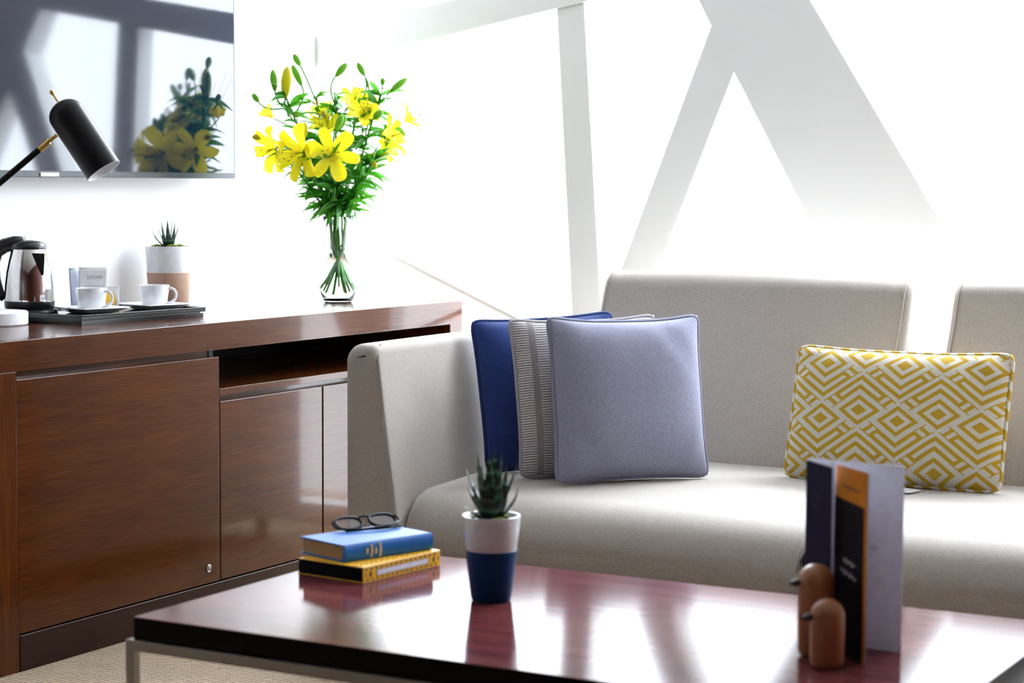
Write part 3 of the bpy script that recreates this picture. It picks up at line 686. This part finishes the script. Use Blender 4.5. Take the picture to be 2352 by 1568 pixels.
r_ = bmesh.ops.extrude_face_region(bm, geom=bm.faces[:]); [setattr(v, 'co', v.co+Vector((0, 0, -.001))) for v in r_['geom'] if isinstance(v, bmesh.types.BMVert)]
fin('spout_mouth', bm, 'black', kt, smooth=False)
bm = bmesh.new(); lathe(bm, [(.0435, .1632), (.0455, .165), (.0455, .170), (.041, .177), (.028, .183), (.010, .186), (0, .1865)], 56)
fin('lid', bm, 'black', kt)
bm = bmesh.new(); tube(bm, [(-.010, 0, .180), (-.035, 0, .178), (-.062, 0, .172), (-.084, 0, .155), (-.092, 0, .125), (-.088, 0, .085), (-.078, 0, .050), (-.064, 0, .036)], [.016, .019, .019, .018, .016, .015, .014, .011], 14); fin('handle', bm, 'black', kt, ang=180)
def cup_set(x, y, lab_c, lab_s, hang):
    sa = YAW+R(45)
    s = thing('saucer', lab_s, 'saucer', (x, y, TZ+.0002), sa, 'square saucers')
    bm = bmesh.new(); w0, w1 = .042, .074
    def ringq(w, z, n=6, r=.012):
        pts = []
        for cx, cy, a0 in ((w-r, w-r, 0), (-(w-r), w-r, 90), (-(w-r), -(w-r), 180), (w-r, -(w-r), 270)):
            for i in range(n+1): a = R(a0+90*i/n); pts.append(bm.verts.new((cx+r*math.cos(a), cy+r*math.sin(a), z)))
        return pts
    rs_ = [ringq(w0, 0), ringq(w0+.004, .001), ringq(w1, .0135), ringq(w1-.001, .0155), ringq(w1-.004, .0150), ringq(w0+.003, .0045), ringq(w0*.6, .0042)]
    for a, b in zip(rs_, rs_[1:]):
        for i in range(len(a)): bm.faces.new((a[i], a[(i+1) % len(a)], b[(i+1) % len(b)], b[i]))
    bm.faces.new(rs_[0][::-1]); bm.faces.new(rs_[-1]); fin('dish', bm, 'white', s)
    c = thing('cup', lab_c, 'cup', (x, y, TZ+.0047), hang, 'white cups')
    bm = bmesh.new(); lathe(bm, [(0, 0), (.030, 0), (.0325, .003), (.0405, .058), (.0400, .0592), (.0385, .0585), (.0305, .006), (0, .005)], 48); fin('body', bm, 'white', c)
    bm = bmesh.new(); tube(bm, [(.0375, 0, .050), (.046, 0, .0515), (.056, 0, .047), (.0615, 0, .036), (.0585, 0, .024), (.048, 0, .014), (.0345, 0, .008)], [.004, .0038, .0034, .0032, .0034, .0038, .004], 12); fin('handle', bm, 'white', c, ang=180)
cup_set(-3.500, 4.010, 'white cup nearer the kettle, standing on a square saucer', 'square white saucer under the cup nearer the kettle', YAW-R(18))
cup_set(-3.468, 4.222, 'white cup in front of the beige and white plant pot', 'square white saucer under the cup in front of the plant pot', YAW-R(8))
def sachet(name, label, x, y, yaw, lean, w_, h, mat, th=.004):
    Rm = Matrix.Rotation(yaw, 3, 'Z') @ Matrix.Rotation(-lean, 3, 'X')
    o = thing(name, label, 'sachet', (x, y, TZ+.0008), Rm); bm = bmesh.new(); N = 12; g = [[], []]
    for s in (0, 1):
        for i in range(N+1):
            row = []
            for j in range(N+1):
                u, v = -1+2*i/N, j/N*2-1; t = th*(1-u**4)*(1-v**4)*(.5+.1*math.sin(5*u+3*v)); row.append(bm.verts.new((w_/2*u, t if s else -t, h/2*(v+1))))
            g[s].append(row)
    for s in (0, 1):
        for i in range(N):
            for j in range(N): bm.faces.new((g[s][i][j], g[s][i+1][j], g[s][i+1][j+1], g[s][i][j+1]))
    bmesh.ops.remove_doubles(bm, verts=bm.verts, dist=.0001); fin('packet', bm, mat, o, ang=180); return o
def text(body, size, mat, parent, loc, rot):
    c = bpy.data.curves.new('printed_text', 'FONT'); c.body = body; c.size = size; c.extrude = .0002; c.align_x = 'CENTER'
    c.materials.append(M[mat]); t = bpy.data.objects.new('printed_text', c); C.objects.link(t); t.parent = parent; t.location = loc; t.rotation_euler = rot
    bpy.context.view_layer.update(); me = bpy.data.meshes.new_from_object(t); m_ = bpy.data.objects.new('printed_text', me); C.objects.link(m_); m_.parent = parent; m_.location = loc; m_.rotation_euler = rot
    bpy.data.objects.remove(t, do_unlink=True); m_.name = 'printed_text'; return m_
s1 = sachet('sachet', 'white sachet with faint grey lettering, leaning behind the cup nearer the kettle', -3.560, 4.085, YAW+R(4), .12, .076, .112, 'sachet')
text('LYONS', .0125, 'print', s1, (.004, -.0045, .082), (PI/2, 0, 0)); 
bm = bmesh.new(); [box(bm, -.02+i*.0075, -.016+i*.0075, -.0045, -.0038, .062, .0645) for i in range(7)]; fin('small_print', bm, 'print', s1, smooth=False)
sachet('sachet', 'grey-blue sachet edge showing left of the white sachet', -3.600, 4.075, YAW+R(50), .08, .050, .110, 'sachetgrey')
s3 = sachet('sachet', 'sugar sachet with a yellow print, behind the handle of the cup nearer the kettle', -3.523, 4.105, YAW-R(5), .15, .052, .062, 'sachet', .003)
bm = bmesh.new(); prism(bm, [(-.012, .020), (.014, .014), (.019, .026), (.010, .046), (-.008, .052)], 'y', -.0036, -.0030); prism(bm, [(-.018, .006), (.010, .008), (.012, .013), (-.016, .012)], 'y', -.0034, -.0028); prism(bm, [(.018, .004), (.025, .002), (.0225, .016)], 'y', -.003, -.002); fin('yellow_print', bm, 'sachety', s3, smooth=False)

# ---------------------------------------------------------------- vase and lilies
VX, VY, VZ = -3.435, 5.04, .752
vs_ = thing('vase', 'clear glass vase with a round belly, half full of water, holding lilies', 'vase', (VX, VY, VZ))
po = [(0, 0), (.040, 0), (.044, .004), (.050, .018), (.060, .045), (.0655, .075), (.064, .098), (.054, .118), (.037, .138), (.029, .152), (.0285, .165), (.031, .185), (.036, .212), (.043, .238), (.0485, .256)]
pi_ = [(max(0, r-.003), z) for r, z in po[3:]][::-1]+[(.040, .012), (0, .011)]
bm = bmesh.new(); lathe(bm, po+[(.0478, .2575)]+pi_, 64); fin('glass_body', bm, 'glass', vs_, ang=60)
wt = [(0, .0112), (.0399, .0122)]+[(r-.0031, z) for r, z in po[3:] if z < .166]; bm = bmesh.new(); lathe(bm, wt+[(.0255, .1655), (0, .1655)], 64); fin('water', bm, 'water', vs_, ang=60)
def V(px, py, dep=0.0):
    k = 1-(-dep)/6.06*-1; s = 767/(1+dep/6.06)
    return RH*((px-773)/s)+AW*dep+Vector((0, 0, (697-py)/s))
def stem_path(tx, dep, foot, n=16):
    a = RH*foot[0]+AW*foot[1]+Vector((0, 0, foot[2])); wst = RH*(-foot[0]*.36)+AW*(-foot[1]*.36)+Vector((0, 0, .158))
    t = V(*tx, dep); rim = RH*max(-.03, min(.03, (t.dot(RH))*.22))+AW*max(-.03, min(.03, dep*.25))+Vector((0, 0, .255))
    ctrl = [a, wst, rim, rim+(t-rim)*.5+Vector((0, 0, .02)), t]; out = []
    # catmull-rom
    P = [ctrl[0]*2-ctrl[1]]+ctrl+[ctrl[-1]*2-ctrl[-2]]
    for i in range(1, len(P)-2):
        for k in range(6):
            u = k/6; out.append(.5*((2*P[i])+(P[i+1]-P[i-1])*u+(2*P[i-1]-5*P[i]+4*P[i+1]-P[i+2])*u*u+(3*P[i]-P[i-1]-3*P[i+1]+P[i+2])*u**3))
    out.append(ctrl[-1]); return out
def add_leaf(bm, base, dirv, L, wd, droop, nrm_hint=None):
    dirv = dirv.normalized(); side = dirv.cross(Vector((0, 0, 1)));
    side = side.normalized() if side.length > .05 else RH.copy()
    tw = Matrix.Rotation(random.uniform(-1.2, 1.2), 3, dirv); side = tw @ side; nb = side.cross(dirv).normalized(); n = 9; rows = []
    for i in range(n+1):
        t = i/n; p = base+dirv*L*t+Vector((0, 0, -droop*t*t*L)); w2 = wd*math.sin(PI*min(1, t*.93+.07))**.8*(1-.25*t)
        if i == n: w2 = .0002
        rows.append([bm.verts.new(p-side*w2+nb*w2*.35), bm.verts.new(p), bm.verts.new(p+side*w2+nb*w2*.35)])
    for a, b in zip(rows, rows[1:]):
        for k in (0, 1): bm.faces.new((a[k], a[k+1], b[k+1], b[k]))
def budmesh(base, tip, r, ribs=True):
    base, tip = Vector(base), Vector(tip); ax_ = tip-base; L = ax_.length; q_ = Vector((0, 0, 1)).rotation_difference(ax_.normalized()).to_matrix().to_4x4()
    bm = bmesh.new(); n = 18; prof = [(.12, 0), (.45, .06), (.8, .25), (1, .5), (.93, .7), (.7, .86), (.35, .97), (0, 1)]; rings = []
    for rr2, z in prof[:-1]: rings.append([bm.verts.new((r*rr2*(1+.12*math.cos(3*2*PI*i/n))*math.cos(2*PI*i/n), r*rr2*(1+.12*math.cos(3*2*PI*i/n))*math.sin(2*PI*i/n), L*z)) for i in range(n)])
    tp = bm.verts.new((0, 0, L)); bm.faces.new(rings[0][::-1])
    for a, b in zip(rings, rings[1:]):
        for i in range(n): bm.faces.new((a[i], a[(i+1) % n], b[(i+1) % n], b[i]))
    for i in range(n): bm.faces.new((rings[-1][i], rings[-1][(i+1) % n], tp))
    bm.transform(Matrix.Translation(base) @ q_); return bm
def flower(parent, c, facing, size, opening=1.0, spin=0, skip=(), mat='petal'):
    facing = Vector(facing).normalized(); q_ = Vector((0, 0, 1)).rotation_difference(facing).to_matrix().to_4x4()
    T_ = Matrix.Translation(c) @ q_ @ Matrix.Rotation(spin, 4, 'Z'); bm = bmesh.new()
    for k in range(6):
        if k in skip: continue
        a = k*PI/3; inner = k % 2; wmax = size*(.275 if inner else .21); n, m = 12, 6; rows = []; jj = random.uniform(-.12, .12)
        for i in range(n+1):
            t = i/n; rad = size*(.06+.94*math.sin(t*PI/2*(.72+.28*opening))**1.25)*(.45+.55*opening); zz = size*(.62*math.sin(min(1, t*1.15)*PI/2)*(1.25-.6*opening)-.30*opening*max(0, t-.55)**1.5*2.2-.02*inner)
            w2 = wmax*(math.sin(PI*(t*.90+.06))**.95)*(1 if t < .9 else (1-t)/.1*.85+.15) if t < 1 else .0006; row = []
            for j in range(m+1):
                s = -1+2*j/m; cup = .22*w2*(s*s)+.0012*math.sin(t*14+k)*abs(s)
                ca, sa = math.cos(a+jj*t), math.sin(a+jj*t); row.append(bm.verts.new((rad*ca-s*w2*sa, rad*sa+s*w2*ca, zz+cup-.12*w2*(1-abs(s)))))
            rows.append(row)
        for A1, B1 in zip(rows, rows[1:]):
            for j in range(m): bm.faces.new((A1[j], A1[j+1], B1[j+1], B1[j]))
    bm.transform(T_); fl = fin('flower', bm, mat, parent, ang=180)
    if opening > .6:
        bm = bmesh.new(); bm2 = bmesh.new()
        for k in range(6):
            a = k*PI/3+.5; e1 = Vector((size*.22*math.cos(a), size*.22*math.sin(a), size*.78)); tube(bm, bez((0, 0, size*.05), (size*.04*math.cos(a), size*.04*math.sin(a), size*.5), e1, 6), .0008, 5)
            t_ = Vector((-math.sin(a), math.cos(a), 0))*.005; tube(bm2, [e1-t_, e1, e1+t_], [.0008, .0016, .0008], 6)
        tube(bm, [(0, 0, size*.05), (0, 0, size*.85), (0, 0, size*.88)], [.001, .0012, .002], 6)
        bm.transform(T_); bm2.transform(T_); fin('stamens', bm, 'budy', fl); fin('anthers', bm2, 'anther', fl)
    return fl
TOC = -AW
# (label, head px, depth, foot(r, away, z), flowers [(px,py,dep,facing(r,away,up),size,open,spin)], buds [(base px,py, tip px,py, dep, radius, mat)], leaf count)
ST = [
 ('lily stem whose open yellow flower faces the room at the centre of the bouquet', (765, 352), -.12, (.030, -.010, .035), [(768, 352, -.125, (.10, -1, .0), .083, 1, .45)], [(775, 300, 790, 262, -.10, .010, 'budg')], 8),
 ('lily stem with a large open yellow flower just left of the central one', (700, 352), -.11, (.038, .012, .03), [(703, 348, -.115, (-.62, -.75, -.10), .090, 1, .1)], [(700, 318, 703, 280, -.09, .012, 'budy')], 8),
 ('lily stem with an open yellow flower at the far left of the bouquet', (632, 345), -.04, (.030, .030, .045), [(635, 342, -.045, (-.7, -.60, -.25), .082, .95, .8)], [(608, 318, 578, 318, -.03, .009, 'budy')], 6),
 ('lily stem with a long yellow-green bud standing highest on the left', (655, 230), .0, (.025, -.030, .03), [(622, 275, .02, (-.6, -.3, .6), .05, .25, .2)], [(652, 232, 658, 158, 0, .0155, 'budy'), (630, 215, 625, 165, -.01, .0105, 'budg'), (690, 203, 668, 155, .01, .010, 'budg'), (592, 240, 578, 220, 0, .0085, 'budg')], 9),
 ('lily stem with a single slim green bud at the very top of the bouquet', (722, 230), .03, (.010, .035, .035), [(735, 272, .03, (-.3, -.3, .8), .06, .7, .6)], [(686, 158, 671, 131, .02, .0095, 'budg'), (694, 262, 672, 266, -.06, .010, 'budg')], 8),
 ('lily stem with a green bud leaning right, above the centre of the bouquet', (765, 225), .02, (-.012, .020, .028), [(750, 300, -.02, (0, -.5, .8), .065, .8, .2)], [(766, 182, 793, 151, .02, .0105, 'budg'), (778, 300, 796, 265, -.08, .011, 'budg')], 9),
 ('lily stem with an open yellow flower at the back, below the upright right bud', (815, 245), .06, (-.028, .006, .032), [(808, 247, .05, (.1, -.6, .75), .068, .85, .9), (835, 245, .08, (.5, -.2, .8), .055, .7, .3)], [(832, 180, 816, 150, .03, .0095, 'budg'), (841, 210, 834, 184, .04, .005, 'budg')], 8),
 ('lily stem with two green buds at the upper right edge of the bouquet', (868, 225), .03, (-.036, -.014, .036), [(830, 270, .0, (.2, -.7, .5), .06, .8, .1)], [(890, 217, 929, 185, .03, .0105, 'budg'), (873, 202, 874, 184, .03, .0075, 'budg'), (856, 275, 878, 256, -.03, .011, 'budg')], 12),
 ('lily stem with pale yellow flowers at the far right of the bouquet', (900, 300), .05, (-.040, .022, .04), [(884, 320, .02, (.85, -.35, .25), .078, .9, .5), (922, 285, .08, (.8, .1, .5), .062, .8, .1)], [(850, 357, 898, 354, -.05, .0125, 'budy')], 8),
 ('lily stem with a drooping yellow bud on the lower right of the bouquet', (862, 365), -.06, (-.030, -.026, .03), [(872, 345, .0, (.7, -.5, .1), .06, .6, .9)], [(852, 365, 866, 385, -.06, .008, 'budy')], 10),
]
for lab, head, dep, foot, fls, buds, nl in ST:
    o = thing('lily_stem', lab, 'flower', (VX, VY, VZ), None, 'yellow lilies in the vase')
    path = stem_path(head, dep, foot); bm = bmesh.new(); tube(bm, path, [.0032]*len(path), 8)
    ends = []
    for px, py, d, fc, sz, op, sp in fls:
        c_ = V(px, py, d); f_ = RH*fc[0]+AW*fc[1]+Vector((0, 0, fc[2])); f_.normalize(); tgt = c_-f_*.004
        k = min(range(len(path)//2, len(path)-1), key=lambda i: abs((path[i]-c_).length-.10)); tube(bm, bez(path[k], (path[k]+tgt)/2-f_*.03+Vector((0, 0, .01)), tgt, 8), .002, 6)
        ends.append((c_, f_, sz, op, sp))
    for bx, by, tx_, ty_, d, r_2, mt in buds:
        b_ = V(bx, by, d); k = min(range(len(path)//2, len(path)-1), key=lambda i: abs((path[i]-b_).length-.09)); ax2 = (V(tx_, ty_, d)-b_).normalized()
        tube(bm, bez(path[k], b_-ax2*.04, b_+ax2*.001, 10), .0024, 6)
    fin('stem', bm, 'green', o)
    for c_, f_, sz, op, sp in ends: flower(o, c_, f_, sz, op, sp)
    for bx, by, tx_, ty_, d, r_2, mt in buds:
        fin('bud', budmesh(V(bx, by, d), V(tx_, ty_, d), r_2), mt, o, ang=70)
    bm = bmesh.new(); rnd = random.Random(len(lab)*7+int(head[0])); random.seed(len(lab)+int(head[0]))
    for i in range(nl*6):
        k = rnd.randint(13, len(path)-1); p = path[k]; a = rnd.uniform(0, 2*PI); out = RH*math.cos(a)+AW*math.sin(a)
        add_leaf(bm, p, out*rnd.uniform(.5, 1)+Vector((0, 0, rnd.uniform(-.1, .9))), rnd.uniform(.05, .10), rnd.uniform(.007, .012), rnd.uniform(.1, .7))
    fin('leaves', bm, 'leafg', o, ang=180)
# low foliage sprays around the neck of the vase
sp = thing('foliage_sprig', 'dark green leafy sprig spreading over the rim of the vase', 'foliage', (VX, VY, VZ))
bm = bmesh.new(); tube(bm, stem_path((770, 430), -.02, (.005, -.035, .05)), .003, 8); fin('stem', bm, 'green', sp)
bm = bmesh.new(); random.seed(5)
for bx, by, tx_, ty_, d, wd in ((755, 430, 668, 425, -.05, .011), (745, 450, 672, 448, -.03, .010), (752, 470, 694, 487, -.06, .011), (742, 478, 712, 512, -.05, .010), (800, 470, 874, 447, -.03, .0125), (790, 480, 850, 420, .02, .010), (775, 450, 775, 520, -.07, .012), (770, 470, 752, 520, -.075, .010), (790, 460, 812, 400, -.07, .011), (750, 440, 720, 395, -.06, .010), (770, 440, 755, 380, -.08, .011), (800, 450, 850, 395, -.05, .010), (745, 455, 700, 405, -.02, .011)):
    a, b = V(bx, by, d*.5), V(tx_, ty_, d); add_leaf(bm, a, (b-a)+Vector((0, 0, .01)), (b-a).length, wd, .12)
for i in range(80):
    a = random.uniform(0, 2*PI); z = random.uniform(.25, .42); rr3 = .012+(z-.24)*.26; p = RH*rr3*math.cos(a)+AW*rr3*math.sin(a)+Vector((0, 0, z))
    add_leaf(bm, p, (RH*math.cos(a)+AW*math.sin(a))*.7+Vector((0, 0, random.uniform(.0, 1.4))), random.uniform(.05, .09), random.uniform(.006, .011), random.uniform(0, .5))
fin('leaves', bm, 'leafg', sp, ang=180)
bm = bmesh.new(); rnd = random.Random(9)
for px, py in ((587, 190), (600, 186), (632, 170), (715, 160), (738, 175), (745, 205), (748, 165), (751, 150), (757, 185), (760, 205), (800, 215), (806, 220), (815, 198), (820, 205), (897, 180), (718, 230), (700, 205), (765, 195), (980, 305), (890, 393), (730, 200), (772, 170)):
    d = rnd.uniform(-.07, .07); t = V(px, py, d); a = RH*rnd.uniform(-.02, .02)+AW*rnd.uniform(-.02, .02)+Vector((0, 0, .16)); c = Vector((t.x*.35, t.y*.35, t.z*.75))
    P_ = bez(a, c, t, 14); tube(bm, P_, [.0012-.0008*i/14 for i in range(15)], 5)
g_ = fin('grass_blades', bm, 'green'); g_.location = (VX, VY, VZ); g_['label'] = 'fine green grass blades fanning up through the lilies in the vase'; g_['category'] = 'grass'; g_['kind'] = 'stuff'
